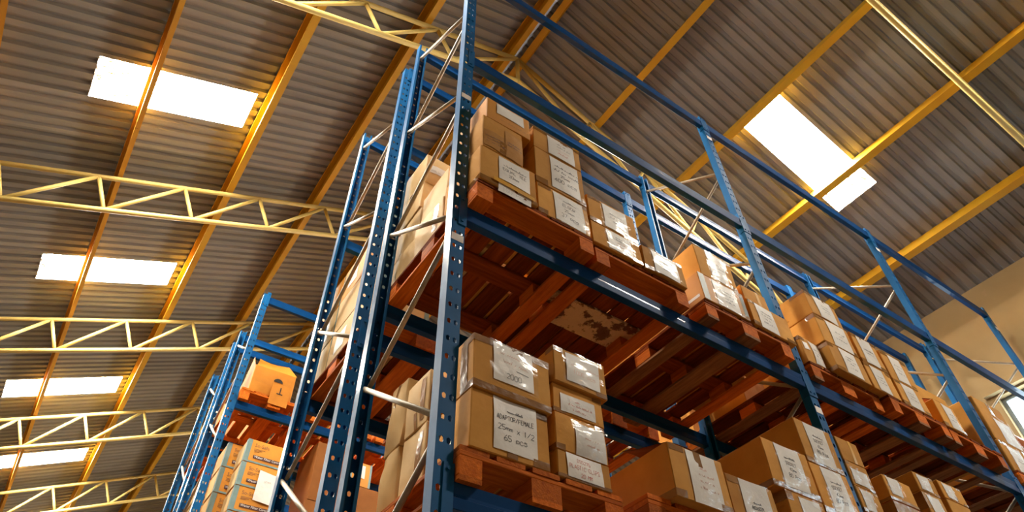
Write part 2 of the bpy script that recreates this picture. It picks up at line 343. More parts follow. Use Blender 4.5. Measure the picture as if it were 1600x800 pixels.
def truss(y, label):
    o = empty('roof_truss', (XR, y, ZR - 1.0), label, 'truss', 'yellow roof trusses')
    def P(x, drop): return Vector((x - XR, 0, -abs(x - XR) * TAN - drop + 1.0))
    for side, xe in ((-1, XL), (1, XW)):
        e = xe - side * .02
        MB().tube(P(XR, TD), P(e, TD), .034, 10).build('top_chord', 'truss', o, True)
        MB().tube(P(XR, BD), P(e, BD), .036, 10).build('bottom_chord', 'truss', o, True)
        k = 0; x = XR - 1.33 if side < 0 else XR + 1.33
        prev = P(XR, TD)
        while (x > xe + .3) if side < 0 else (x < xe - .3):
            top = P(x, TD); bot = P(x - side * .265, BD)
            MB().tube(top, bot, .027, 8).build('vertical_web', 'truss', o, True)
            MB().tube(bot, prev, .027, 8).build('diagonal_web', 'truss', o, True)
            prev = top; x += side * 1.0
    MB().tube(P(XR, TD), P(XR, BD), .03, 8).build('king_post', 'truss', o, True)
    return o
for y, lab in [(-1.72, 'yellow tubular roof truss straight above the aisle, seen as one chord at the upper right'),
               (1.90, 'yellow tubular roof truss crossing behind the tops of the two nearest racks'),
               (5.67, 'yellow tubular roof truss, the large lattice at mid height on the left'),
               (9.19, 'yellow tubular roof truss, the second lattice up from the lowest full one on the left'),
               (12.7, 'yellow tubular roof truss, the lattice just below the third skylight on the left'),
               (16.3, 'yellow tubular roof truss, the lowest lattice in the bottom left corner'),
               (19.9, 'yellow tubular roof truss farthest away, hidden low behind the far racks')]:
    truss(y, lab)

# ------------------------------------------------------------------ pallet racking
D, GAP, AISLE = 0.953, 0.233, 2.874
UW, UD = 0.08, 0.062
HP = 0.0976
def upright_mesh(flip):
    """perforated omega post: front face at y=0 with two columns of keyholes, flanges running back"""
    b = MB(); t = .0025
    hole = [(-.0075, -.012), (0, -.015), (.0075, -.012), (.0095, 0), (.0095, .008), (0, .0145), (-.0095, .008), (-.0095, 0)]
    nrow = int((ZT - .12) / HP)
    def ring(cx, cz, x0, x1, z0, z1, y):
        out = [(x0, z0), (cx, z0), (x1, z0), (x1, cz), (x1, z1), (cx, z1), (x0, z1), (x0, cz)]
        base = len(b.v)
        b.v.extend((p[0], y, p[1]) for p in out); b.v.extend((cx + h[0], y, cz + h[1]) for h in hole)
        for i in range(8):
            j = (i + 1) % 8; b.f.append((base + i, base + j, base + 8 + j, base + 8 + i)); b.mi.append(0)
        return base + 8
    for k in range(nrow):
        z0 = .06 + k * HP; z1 = z0 + HP
        for cx, x0, x1 in ((.0235, 0.002, .04), (.0565, .04, UW - .002)):
            i0 = ring(cx, (z0 + z1) / 2, x0, x1, z0, z1, 0); i1 = ring(cx, (z0 + z1) / 2, x0, x1, z0, z1, t)
            for i in range(8):
                j = (i + 1) % 8; b.f.append((i0 + i, i0 + j, i1 + j, i1 + i)); b.mi.append(0)
    z0 = .06 + nrow * HP
    b.box(.002, UW - .002, 0, t, 0, .06); b.box(.002, UW - .002, 0, t, z0, ZT)
    for x in (0, UW - .0025):
        b.box(x, x + .0025, 0, UD, 0, ZT)
    b.box(.0025, .016, UD - .0025, UD, 0, ZT); b.box(UW - .016, UW - .0025, UD - .0025, UD, 0, ZT)
    if flip: b.v = [(x, -y, z) for x, y, z in b.v]
    return b.mesh('upright', 'blue')
ME_UP = {1: upright_mesh(False), -1: upright_mesh(True)}
LEVELS = [ZT - .035, ZT - 1.60, ZT - 3.26, ZT - 4.82]      # beam tops, from the top down
BEAM_H = .10
def beam_mesh(length, f):
    prof = [(0, 0), (.0055, -.040), (.0055, -.053), (0, -.057), (.0035, -.097), (.006, -.1), (.047, -.1), (.05, -.097), (.043, -.055), (.043, -.045), (.05, -.003), (.047, 0)]
    prof = [(f * (y - .004), z) for y, z in prof]
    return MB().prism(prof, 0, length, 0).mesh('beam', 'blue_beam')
def conn_mesh(f, right):
    """hooked end plate wrapping the post's face"""
    b = MB(); x0, x1 = (-.042, 0.0) if right else (0.0, .042)
    yy = sorted((-.006 * f, -.0005 * f)); b.box(x0, x1, yy[0], yy[1], -.16, .07)
    e = .0 if right else 0.0
    yy = sorted((-.006 * f, .046 * f)); b.box(e if right else -.004, e + .004 if right else 0, yy[0], yy[1], -.16, .07)
    for z in (.045, -.13): b.tube(((x0 + x1) / 2, -.0005 * f, z), ((x0 + x1) / 2, -.011 * f, z), .008, 8)
    return b.mesh('end_connector', 'blue')
ME_BEAM, ME_CONN = {}, {}
def rack(name, label, yf, xs, levels, brace_from=1.2):
    o = empty(name, ((xs[0] + xs[-1]) / 2, yf + D / 2, 0), label, 'rack', 'blue pallet racks'); ox, oy = o.location.x, o.location.y
    for i, x in enumerate(xs):
        for y, f in ((yf, 1), (yf + D, -1)):
            u = link('upright', ME_UP[f], o, (x - ox, y - oy, 0))
            yy = sorted((y - oy - f * .02, y - oy + f * .10)); 
            MB().box(-.02, UW + .02, yy[0] - (y - oy), yy[1] - (y - oy), 0, .008).build('foot_plate', 'blue', u)
            if f == 1 and y < 1:
                for tz, ch in ((ZT - 2.2, 'N'), (ZT - 3.55, 'C')) if i == 0 else ((ZT - 3.55, '-'), (ZT - .35, '-')):
                    t = MB().box(.006, UW - .006, -.0022, -.0004, tz, tz + .05).build('level_tag', 'paper', u)
                    if ch != '-':
                        s_ = strokes_mesh([(ch, 'ink_black', .03)], lambda a, c: Vector((.006 + a * .068, -.0028, tz + c * .05)), .0035, 1.36)
                        if s_: link('lettering', s_, t)
        # zig-zag bracing inside the frame
        xm = x + UW / 2 - ox; za = ZT - .24; k = 0
        while za - .61 > brace_from:
            ya, yb = yf + .045 - oy, yf + D - .045 - oy
            MB().tube((xm - .012, yb, za), (xm - .012, ya, za - .64), .014, 10).build('brace', 'brace', o, True)
            MB().tube((xm + .016, ya, za - .66), (xm + .016, yb, za - 1.20), .014, 10).build('brace', 'brace', o, True)
            MB().tube((x - ox + .004, yb, za - .015), (x - ox + UW - .004, yb, za - .015), .007, 6).build('bolt', 'steel', o)
            MB().tube((x - ox + .004, ya, za - .65), (x - ox + UW - .004, ya, za - .65), .007, 6).build('bolt', 'steel', o)
            za -= 1.22
    for i in range(len(xs) - 1):
        a, c = xs[i] + UW, xs[i + 1]
        for z in levels:
            for y, f in ((yf, 1), (yf + D, -1)):
                key = (round(c - a, 3), f)
                if key not in ME_BEAM: ME_BEAM[key] = beam_mesh(c - a - .002, f)
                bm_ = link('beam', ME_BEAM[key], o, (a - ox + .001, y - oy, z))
                for r in (0, 1):
                    if (f, r) not in ME_CONN: ME_CONN[(f, r)] = conn_mesh(f, not r)
                    link('end_connector', ME_CONN[(f, r)], bm_, (0 if r == 0 else c - a - .002, 0, 0))
    return o

# ------------------------------------------------------------------ handwriting: single-stroke letters
GL = {'A': '00 26 40|12 32', 'B': '00 06 36 45 44 33 03|33 42 41 30 00', 'C': '45 36 16 05 01 10 30 41', 'D': '00 06 26 44 42 20 00', 'E': '46 06 00 40|03 33',
      'F': '46 06 00|03 33', 'G': '45 36 16 05 01 10 30 41 43 23', 'H': '06 00|46 40|03 43', 'I': '26 20', 'J': '46 41 30 10 01', 'K': '06 00|46 03 40',
      'L': '06 00 40', 'M': '00 06 23 46 40', 'N': '00 06 40 46', 'O': '16 05 01 10 30 41 45 36 16', 'P': '00 06 36 45 44 33 03', 'Q': '16 05 01 10 30 41 45 36 16|22 40',
      'R': '00 06 36 45 44 33 03|23 40', 'S': '45 36 16 05 04 13 33 42 41 30 10 01', 'T': '06 46|26 20', 'U': '06 01 10 30 41 46', 'V': '06 20 46', 'W': '06 10 24 30 46',
      'X': '06 40|46 00', 'Y': '06 23 46|23 20', 'Z': '06 46 00 40', '0': '16 05 01 10 30 41 45 36 16', '1': '15 26 20', '2': '05 16 36 45 44 00 40',
      '3': '05 16 36 45 44 33 42 41 30 10 01', '4': '30 36 02 42', '5': '46 06 03 33 42 41 30 10 01', '6': '36 14 02 01 10 30 41 42 33 13 02', '7': '06 46 10',
      '8': '13 04 05 16 36 45 44 33 13 02 01 10 30 41 42 33', '9': '42 44 45 36 16 05 04 13 33 44|44 40', '/': '00 46', '-': '13 33', '.': '20 21', ',': '20 11', '"': '15 16|35 36',
      'm': '00 03|02 13 23 20|22 33 43 40', 'p': '04 00|03 14 34 43 42 31 01', 'c': '43 34 14 03 01 10 30 41', 's': '43 34 14 03 33 41 30 10 01', 'x': '04 40|44 00', '+': '21 25|03 43'}
def strokes_mesh(lines, at, wid, aspect, seed=0):
    """lines: (text, ink, height as a share of the label's height); at(u, v) gives the point on the label. '~' draws an unreadable scribble, '_' underlines"""
    rnd = random.Random(seed); b = MB(); inks = []
    tot = sum(l[2] * 1.6 for l in lines if l[0] != '_'); v = 0.5 + min(tot, .92) / 2 + .02
    def ribbon(pts, mi):
        for (a0, c0), (a1, c1) in zip(pts, pts[1:]):
            dx, dy = (a1 - a0) * aspect, c1 - c0; l = math.hypot(dx, dy) or 1e-6; nx, ny = -dy / l * wid / aspect, dx / l * wid
            i = len(b.v)
            for a, c in ((a0 - nx, c0 - ny), (a1 - nx, c1 - ny), (a1 + nx, c1 + ny), (a0 + nx, c0 + ny)): b.v.append(tuple(at(a, c)))
            b.f.append((i, i + 1, i + 2, i + 3)); b.mi.append(mi)
    wl = .5; x0 = .25
    for txt, ink, h in lines:
        if ink not in inks: inks.append(ink)
        mi = inks.index(ink)
        if txt == '_':
            ribbon([(x0 - .02, v + h * .2), (x0 + wl + .02, v + h * .2 - .01)], mi); continue
        v -= h * 1.6
        if txt.startswith('='):
            ribbon([(.55, v + h * .4), (.88, v + h * .2)], mi); ribbon([(.57, v + h * .2), (.87, v + h * .05)], mi); continue
        h *= .84; cw = h / aspect * .60; adv = cw * 1.32
        n = len(txt) if not txt.startswith('~') else int(txt[1:])
        if n * adv > .86: adv = .86 / n; cw = adv / 1.32
        wl = n * adv; x0 = .5 - wl / 2 + rnd.uniform(-.03, .03); slope = rnd.uniform(-.02, .02)
        if txt.startswith('~'):
            x = x0; pts = []
            for k in range(n * 3):
                pts.append((x, v + h * (.12 if k % 2 else rnd.choice((.55, .6, .95)) if rnd.random() < .8 else .2))); x += adv / 3
                if rnd.random() < .12: ribbon(pts, mi); pts = []; x += adv * .5
            ribbon(pts, mi); continue
        for k, ch in enumerate(txt):
            g = GL.get(ch) or GL.get(ch.upper())
            if not g: continue
            ox, oy, sh = x0 + k * adv, v + rnd.uniform(-.06, .06) * h + slope * k * adv * 3, rnd.uniform(.0, .2)
            for st in g.split('|'):
                ribbon([(ox + (int(q[0]) / 4 + (int(q[1]) / 6) * sh * .5 + rnd.uniform(-.04, .04)) * cw, oy + (int(q[1]) / 6 + rnd.uniform(-.03, .03)) * h) for q in st.split(' ')], mi)
    return b.mesh('handwriting', inks) if b.f else None

XS = [0.0, 2.80, 5.595, 8.187]
Y_A, Y_B, Y_C, Y_D = 0.0, D + GAP, 2 * D + GAP + AISLE, 3 * D + 2 * GAP + AISLE
rack('pallet_rack', 'blue pallet rack nearest the camera, its perforated end post dividing the photo', Y_A, XS, LEVELS)
rack('pallet_rack', 'blue pallet rack standing back to back behind the nearest rack', Y_B, XS, LEVELS)
rack('pallet_rack', 'blue pallet rack across the far aisle with yellow filter cartons', Y_C, XS[:3], LEVELS)
rack('pallet_rack', 'blue pallet rack farthest left, back to back behind the yellow carton rack', Y_D, XS[:2], LEVELS)

# ------------------------------------------------------------------ pallets
PH = .144
_pm = {}
def piece(name, sx, sy, sz, mat):
    key = (name, sx, sy, sz, mat)
    if key not in _pm:
        b = MB(); c = .003
        b.prism([(0, c), (c, 0), (sx - c, 0), (sx, c), (sx, sz - c), (sx - c, sz), (c, sz), (0, sz - c)], 0, sy, 1) if sy >= sx else \
            b.prism([(0, c), (c, 0), (sy - c, 0), (sy, c), (sy, sz - c), (sy - c, sz), (c, sz), (0, sz - c)], 0, sx, 0)
        _pm[key] = b.mesh(name, mat)
    return _pm[key]
def pallet(x, y, z, label, group, w=.80, l=1.2, centre=True, peel=False, seed=0, grey=0.0, dark=False):
    """wooden pallet, boards along y; origin at its front left bottom corner"""
    r = random.Random(seed); o = empty('wooden_pallet', (x, y, z + .001), label, 'pallet', group)
    wm = lambda: 'wood_grey' if r.random() < grey else 'wood'
    n = 5; bw = .135; g = (w - n * bw) / (n - 1)
    for k in range(n):
        link('deck_board', piece('deck_board', bw, l, .022, 'wood_deck' if dark else wm()), o, (k * (bw + g), r.uniform(-.006, .004), .122))  # dark: boards with under-shelf shade put into their colour
    ys = (0, l / 2 - .0725, l - .145)
    for k, yy in enumerate(ys):
        link('cross_board', piece('cross_board', w, .26 if peel and k == 1 else .145, .022, 'peel' if (peel and k == 1) else ('wood_deck_shade_x' if dark and k else 'wood_x')), o, (0, yy - (.115 if peel and k == 1 else 0), .0998))
    cols = [(0, .10), (w / 2 - .0725, .145), (w - .10, .10)]
    if not centre: cols = [cols[0], cols[2]]
    for cx, cw in cols:
        for yy in ys: link('block', piece('block', cw, .145, .0776, 'wood'), o, (cx, yy, .0221))
        link('bottom_board', piece('bottom_board', cw, l, .022, wm()), o, (cx, 0, 0))
    return o
L2Z, L3Z, L4Z = LEVELS[3], LEVELS[2], LEVELS[1]
G3 = 'pallets on the upper shelf of the nearest rack'; G2 = 'pallets on the lower shelf of the nearest rack'
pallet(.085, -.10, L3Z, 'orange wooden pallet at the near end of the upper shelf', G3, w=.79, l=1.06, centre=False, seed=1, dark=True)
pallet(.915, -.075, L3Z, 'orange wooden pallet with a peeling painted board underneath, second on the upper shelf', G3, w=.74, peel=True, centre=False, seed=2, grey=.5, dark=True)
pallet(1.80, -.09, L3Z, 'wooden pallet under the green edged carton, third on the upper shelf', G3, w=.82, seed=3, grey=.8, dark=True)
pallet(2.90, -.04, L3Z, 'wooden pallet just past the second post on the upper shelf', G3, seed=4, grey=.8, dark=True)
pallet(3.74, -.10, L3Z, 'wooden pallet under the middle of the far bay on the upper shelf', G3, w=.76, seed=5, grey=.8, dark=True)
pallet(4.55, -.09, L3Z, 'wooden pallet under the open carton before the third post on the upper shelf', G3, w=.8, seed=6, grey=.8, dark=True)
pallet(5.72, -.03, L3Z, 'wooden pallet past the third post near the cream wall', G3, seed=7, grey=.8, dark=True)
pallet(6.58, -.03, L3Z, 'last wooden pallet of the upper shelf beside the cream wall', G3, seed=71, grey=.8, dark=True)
pallet(.09, -.03, L2Z, 'orange wooden pallet on the lower shelf under the adaptor carton', G2, seed=8)
pallet(.95, -.12, L2Z, 'wooden pallet on the lower shelf under the big open topped carton', G2, seed=9)
pallet(1.84, -.06, L2Z, 'wooden pallet on the lower shelf under the socket cartons', G2, seed=10)
pallet(2.90, -.05, L2Z, 'wooden pallet on the lower shelf just past the second post', G2, seed=12)
pallet(3.74, -.05, L2Z, 'wooden pallet on the lower shelf under the red sided cartons', G2, seed=13)

# ------------------------------------------------------------------ cartons
def carton_disp(w, d, h, bulge, seed, lean=0.0, crumple=1.0):
    o = Vector((seed * 3.17, seed * 1.31, seed * 7.7))
    def D_(p, amp=1.0):
        x, y, z = p; n = (noise.noise_vector(Vector((x * 4, y * 4, z * 4)) + o) * .0045 + noise.noise_vector(Vector((x * 11, y * 11, z * 11)) + o) * .0016) * amp * crumple
        u, v, t = x / w * 2 - 1, y / d * 2 - 1, z / h * 2 - 1
        q = lambda a, b: max(0, 1 - a * a) * max(0, 1 - b * b)
        dx = bulge * u * q(v, t) * (1 if abs(u) > .5 else abs(u) * 2); dy = bulge * v * q(u, t) * (1 if abs(v) > .5 else abs(v) * 2)
        return Vector((x + dx + n.x + lean * z, y + dy + n.y, z + n.z * (0.0 if z < h * .02 or z > h * .98 else .5)))
    return D_
def carton(x0, x1, y0, d, z0, h, label, group=None, mat='card', text=None, lab=(.3, .8, .1, .9), tapes='TB', bulge=.004, film=True, seed=0,
           name='cardboard_box', cat='box', lean=0.0, edge=None, tilt=0.0, lab2=None, flap=None, side_lab=None, prints=None, crumple=1.0):
    w = x1 - x0 - .006; seed = seed or int(abs(x0 * 977 + z0 * 331 + y0 * 71)) % 991 + 1
    rr = random.Random(seed); D_ = carton_disp(w, d, h, bulge, seed, lean, crumple)
    bm = bmesh.new(); bmesh.ops.create_cube(bm, size=1)
    for v in bm.verts: v.co = Vector(((v.co.x + .5) * w, (v.co.y + .5) * d, (v.co.z + .5) * h))
    bmesh.ops.bevel(bm, geom=list(bm.edges), offset=.004, segments=1, affect='EDGES', profile=.5)
    bmesh.ops.subdivide_edges(bm, edges=[e for e in bm.edges if e.calc_length() > .05], cuts=5, use_grid_fill=True)
    for v in bm.verts: v.co = D_(v.co)
    bmesh.ops.recalc_face_normals(bm, faces=bm.faces)
    me = bpy.data.meshes.new(name); bm.to_mesh(me); bm.free(); me.materials.append(M[mat])
    me.polygons.foreach_set('use_smooth', [True] * len(me.polygons))
    me.set_sharp_from_angle(angle=math.radians(32))
    o = link(name, me, None, (x0 + .003, y0, z0)); tag(o, label, cat, group)
    if tilt: o.rotation_euler.y = tilt
    F = lambda u, v, off=.0012: D_((u * w, 0, v * h)) + Vector((0, -off, 0))
    Lf = lambda u, v, off=.0012: D_((0, d * (1 - u), v * h)) + Vector((-off, 0, 0))
    def wrap(v0, v1, m='tape', name_='tape', back=.35, front=1.0):
        b = MB(); off = .0013
        b.quad_grid(lambda a, c: Lf(1 - back + back * a, v0 + (v1 - v0) * c, off) if a < .999 else Lf(1, v0 + (v1 - v0) * c, off), 4, 2)
        b.quad_grid(lambda a, c: F(a * front, v0 + (v1 - v0) * c, off), 8, 2); return b.build(name_, m, o, True)
    if text and 'T' not in tapes and 'B' not in tapes: tapes = tapes + ''.join(rr.sample('cCRr', 2))
    for t in tapes:
        if t == 'T': wrap(.86, .985, back=.25)
        elif t == 'B': wrap(.012, .13, back=.3)
        elif t == 'M': wrap(.44, .56, back=.3)
        elif t == 't': MB().quad_grid(lambda a, c: F(.02 + a * .25, .87 + .11 * c, .0015), 3, 2).build('tape', 'tape', o, True)
        elif t == 'V': MB().quad_grid(lambda a, c: F(.45 + a * .13, .01 + .3 * c, .0016), 2, 3).build('tape', 'tape', o, True)
        elif t == 'v': MB().quad_grid(lambda a, c: F(.45 + a * .13, .7 + .29 * c, .0016), 2, 3).build('tape', 'tape', o, True)
        elif t == 'L': MB().quad_grid(lambda a, c: Lf(.70 + a * .16, .1 + .8 * c, .0016), 2, 5).build('tape', 'tape', o, True)
        elif t == 'l': MB().quad_grid(lambda a, c: Lf(.45 + a * .13, .62 + .37 * c, .0016), 2, 3).build('tape', 'tape', o, True)
        elif t == 'b': MB().quad_grid(lambda a, c: Lf(.45 + a * .13, .01 + .3 * c, .0016), 2, 3).build('tape', 'tape', o, True)
        elif t == 'Y': MB().quad_grid(lambda a, c: F(.55 + a * .12, .01 + .98 * c, .0018), 2, 5).build('tape', 'yellow_tape', o, True)
        elif t == 'y': MB().quad_grid(lambda a, c: F(.22 + a * .72, .10 + .10 * c - .02 * a, .009), 6, 2).build('tape', 'yellow_tape', o, True)
        elif t == 'c': wrap(.008, .15, back=.14, front=rr.uniform(.16, .26))
        elif t == 'C': wrap(.85, .99, back=.14, front=rr.uniform(.14, .24))
        elif t == 'R': MB().quad_grid(lambda a, c: F(.80 + a * .19, .86 + .13 * c, .0014), 3, 2).build('tape', 'tape', o, True)
        elif t == 'r': MB().quad_grid(lambda a, c: F(.78 + a * .21, .01 + .12 * c, .0014), 3, 2).build('tape', 'tape', o, True)
    if edge:
        for a0, a1 in ((0.004, .13), (.90, .996)):
            MB().quad_grid(lambda a, c: F(a0 + (a1 - a0) * a, .004 + .992 * c, .0011), 2, 5).build('printed_edge', edge, o, True)
    for q in (prints or []):
        pu0, pu1, pv0, pv1, pl, pm = q
        if pm: MB().quad_grid(lambda a, c: F(pu0 + (pu1 - pu0) * a, pv0 + (pv1 - pv0) * c + .02 * math.sin(a * 5), .003), 5, 4).build('loose_panel', pm, o, True)
        if pl:
            sm = strokes_mesh(pl, lambda a, c: F(pu0 + (pu1 - pu0) * a, pv0 + (pv1 - pv0) * c, .0042), .007, (pu1 - pu0) * w / ((pv1 - pv0) * h), seed + 7)
            if sm: link('printing', sm, o)['kind'] = 'stuff'
    for k, L_ in enumerate([l for l in ((lab, text, film), lab2) if l and l[1] is not None]):
        (u0, u1, v0, v1), tx, fl = L_
        wr = rr.uniform(2, 5); sk = rr.uniform(-.015, .015)
        def at(a, c, off=.0024):
            p = F(u0 + (u1 - u0) * a + sk * c, v0 + (v1 - v0) * c + sk * a, off + .0012 * math.sin(a * wr + c * 3)); return p
        lo = MB().quad_grid(lambda a, c: at(a, c), 6, 8).build('paper_label', 'paper', o, True)
        asp = (u1 - u0) * w / ((v1 - v0) * h)
        sm = strokes_mesh(tx, lambda a, c: at(a, c, .0034), (.0050 if h > .2 else .0075), asp, seed + k)
        if sm: link('handwriting', sm, lo)['kind'] = 'stuff'
        if fl:
            g = .06
            MB().quad_grid(lambda a, c: F(max(.004, u0 - g + (u1 - u0 + 2 * g) * a), max(.004, v0 - g + (v1 - v0 + 2 * g) * c) if v0 - g + (v1 - v0 + 2 * g) * c < .996 else .996,
                                          .006 + .004 * math.sin(a * 7 + c * 5 + seed) * math.sin(a * 3.0 - c * 6)), 10, 10).build('plastic_film', 'film', o, True)
    if side_lab:
        u0, u1, v0, v1, m_ = side_lab
        MB().quad_grid(lambda a, c: Lf(u0 + (u1 - u0) * a, v0 + (v1 - v0) * c, .002), 3, 3).build('side_label', m_, o, True)
    if flap:      # an opened lid flap standing off the top front edge
        ang, m_ = flap; b = MB(); th = .004
        c0 = [Vector((.01, .004, h)), Vector((w - .01, .004, h))]; dv = Vector((0, -math.cos(ang) * d * .4, math.sin(ang) * d * .4)); nv = Vector((0, math.sin(ang), math.cos(ang))) * th
        b.quad_grid(lambda a, c: c0[0].lerp(c0[1], a) + dv * c + Vector((.03 * math.sin(c * 3 + a * 4) * c, 0, .01 * math.sin(a * 5))), 5, 3)
        b.quad_grid(lambda a, c: c0[0].lerp(c0[1], a) + dv * c + nv + Vector((.03 * math.sin(c * 3 + a * 4) * c, 0, .01 * math.sin(a * 5))), 5, 3)
        b.build('lid_flap', m_, o)
    return o
K, Rd, Fa, Br = 'ink_black', 'ink_red', 'ink_faint', 'ink_brown'
z3 = L3Z + PH + .0018; z2 = L2Z + PH + .0018; dz = lambda z: z + ZT
GT = 'cartons on the upper shelf of the nearest rack'; GU = 'cartons on the lower shelf of the nearest rack'
def stack3(x0, x1, y0, d, zs, rows, **kw):
    """rows from the bottom; zs the heights of the joints above the deck"""
    for (za, zb), r in zip(zip(zs, zs[1:]), rows):
        a = dict(kw); a.update(r); dx = a.pop('dx', (0, 0)); yy = a.pop('dy', 0)
        carton(x0 + dx[0], x1 + dx[1], y0 + yy, d, za + .0008, zb - za - .0022, **a)
# upper shelf, first pallet, front column A
zA = [z3, dz(-2.80), dz(-2.475), dz(-2.25)]
stack3(.088, .476, -.113, .385, zA, [
    dict(label='brown carton with white labels under an orange strap, bottom of the nearest upper stack', group=GT, text=[('~9', K, .12), ('_', K, .1), ('EQUAL TEE', K, .13), ('20mm', K, .13)], lab=(.32, .88, .25, .93), tapes='By', lab2=((.30, .88, -.12, .18), [('150 Pcs', K, .38)], False), film=False),
    dict(label='crushed brown carton with printed panels and no label, middle of the nearest upper stack', group=GT, dx=(.012, -.085), bulge=.012, tapes='b', text=None, prints=[(.02, .50, .04, .52, [('~12', Br, .1), ('~10', Br, .1), ('~11', Br, .1)], 'kraft_worn'), (.52, .97, .0, .80, [('~9', Br, .06), ('~9', Br, .06)], 'kraft_worn'), (.40, .56, .02, .34, None, 'tape')]),
    dict(label='flat yellow carton with a blank white strip label, top of the nearest upper stack', group=GT, mat='yellowcard', dx=(.035, -.02), text=[], lab=(.22, .86, .42, .93), tapes='', film=False, prints=[(.25, .92, .06, .36, [('~18', Br, .3)], None)])])
zB = [z3, dz(-2.838), dz(-2.475), dz(-2.25)]
stack3(.487, .875, -.10, .46, zB, [
    dict(label='brown carton labelled ELBOW 25mm at the bottom of the second upper stack', group=GT, text=[('~8', K, .07), ('_', K, .1), ('ELBOW', K, .12), ('25mm', K, .11), ('37 pcs', K, .13)], lab=(.32, .90, .04, .95), tapes='t', bulge=.006),
    dict(label='brown carton labelled 400 pcs in the middle of the second upper stack', group=GT, text=[('~9', K, .08), ('_', K, .1), ('~9', K, .1), ('25mm', K, .09), ('400 pcs', K, .12)], lab=(.30, .88, .06, .95), tapes='', bulge=.006),
    dict(label='brown carton with red and black writing, top of the second upper stack', group=GT, text=[('~7', K, .09), ('~8', K, .1), ('~7', Fa, .11), ('~6', Rd, .12)], lab=(.30, .86, .05, .93), tapes='T', bulge=.006)])
# behind them on the first pallet: pale bulging cartons seen from the side
GR = 'pale cartons at the back of the first upper pallet'
stack3(.09, .45, .305, .33, [z3, dz(-2.83), dz(-2.53)], [
    dict(label='pale bulging carton on the first upper pallet, second row, lower one', group=GR, mat='kraft', bulge=.014, crumple=2.5, tapes='L'),
    dict(label='pale bulging carton on the first upper pallet, second row, upper one', group=GR, mat='kraft', bulge=.012, crumple=2.0, tapes='', dx=(.02, 0))])
stack3(.115, .45, .68, .33, [z3, dz(-2.83), dz(-2.54), dz(-2.26), dz(-1.94)], [
    dict(label='pale sagging carton at the bottom of the back stack on the first upper pallet', group=GR, mat='kraft', bulge=.016, crumple=2.4, tapes=''),
    dict(label='pale sagging carton second from the bottom of the back stack', group=GR, mat='kraft', bulge=.014, crumple=2.4, tapes='', dx=(.005, 0)),
    dict(label='pale sagging carton second from the top of the back stack', group=GR, mat='kraft', bulge=.014, crumple=2.2, tapes='l', dx=(-.005, 0)),
    dict(label='carton with a printed strip, top of the back stack on the first upper pallet', group=GR, mat='kraft', bulge=.010, crumple=2.0, tapes='', dx=(.0, .0), prints=[(.05, .95, .35, .62, [('~14', Br, .4)], 'paper')])])
# plain cartons added at the back of the pallets to block light
GZ = 'added light-blocking cartons at the back of the upper shelf pallets'
for bx0, bx1, bh, bl in ((.49, .86, .62, 'behind the 400 pcs carton'), (.93, 1.62, .36, 'behind the film wrapped pair'), (1.84, 2.27, .40, 'behind the green edged carton'), (2.92, 3.68, .50, 'behind the three high stack'), (3.76, 3.93, .4, 'left of the tall peeping carton'), (4.56, 4.83, .30, 'behind the opened red flap carton')):
    carton(bx0, bx1, .56 if bx1 < 4 else .46, .46 if bx1 < 4 else .6, z3, bh, 'added light-blocking carton at the back of the upper pallets, %s' % bl, GZ, tapes='')
# second pallet
zC = [z3, dz(-2.915), dz(-2.66)]
stack3(.892, 1.285, -.095, .5, [z3, dz(-2.922), dz(-2.67)], [
    dict(label='brown carton in shiny film with faint red writing, lower one beside the second upper stack', group=GT, text=[('~8', K, .08), ('~9', K, .08), ('~7', Fa, .1), ('~6', Rd, .1)], lab=(.30, .80, .06, .93), tapes='', bulge=.006),
    dict(label='brown carton in shiny film with black writing, upper one beside the second upper stack', group=GT, text=[('~8', K, .08), ('_', K, .1), ('~7', K, .1), ('~5', K, .09)], lab=(.30, .80, .05, .92), tapes='t', bulge=.006)])
carton(1.296, 1.655, -.10, .42, z3, .205, 'low carton wrapped in glossy plastic with a wide label and open white lid flap', GT, text=[('~8', K, .09), ('~9', K, .1), ('~6', K, .1), ('~7', K, .09)], lab=(.22, .82, .05, .95), tapes='', bulge=.01, flap=(2.6, 'paper'))
# third pallet
stack3(1.80, 2.235, -.10, .62, [z3, dz(-2.87), dz(-2.57)], [
    dict(label='orange carton with dark green printed edges and a filmed label', group=GT, mat='yellowcard', edge='green', text=[('~8', K, .08), ('_', K, .1), ('~9', K, .09), ('~6', K, .1), ('~8', K, .08)], lab=(.30, .80, .04, .96), tapes='', side_lab=(.15, .95, .16, .26, 'paper')),
    dict(label='big brown carton with a filmed label on top of the green edged carton', group=GT, dx=(.045, -.02), text=[('~7', K, .08), ('~9', K, .08), ('~7', K, .08)], lab=(.30, .76, .05, .95), tapes='lb', bulge=.004)])
carton(2.262, 2.70, -.105, .45, z3, .235, 'wide brown carton labelled on its left half, right end of the third upper pallet', GT, text=[('~8', K, .08), ('_', K, .1), ('~8', K, .09), ('~5', K, .09), ('~7', K, .11)], lab=(.18, .60, .03, .95), tapes='t')
carton(2.33, 2.60, -.06, .40, z3 + .237, .20, 'plain brown carton with a yellow tape strip, upper one at the second post', GT, tapes='Y', bulge=.003)
carton(2.30, 2.74, .36, .5, z3, .42, 'tall plain carton behind the second post on the upper shelf', GT, tapes='')
carton(2.42, 3.02, .12, .22, z3 + .44, .16, 'plain flat carton lying across the gap behind the second post', GT, tapes='', mat='card') if False else None
carton(2.29, 2.79, .42, .43, z3 + .4215, .17, 'plain flat carton with a dark red underside overhanging behind the second post', GT, tapes='', mat='card')
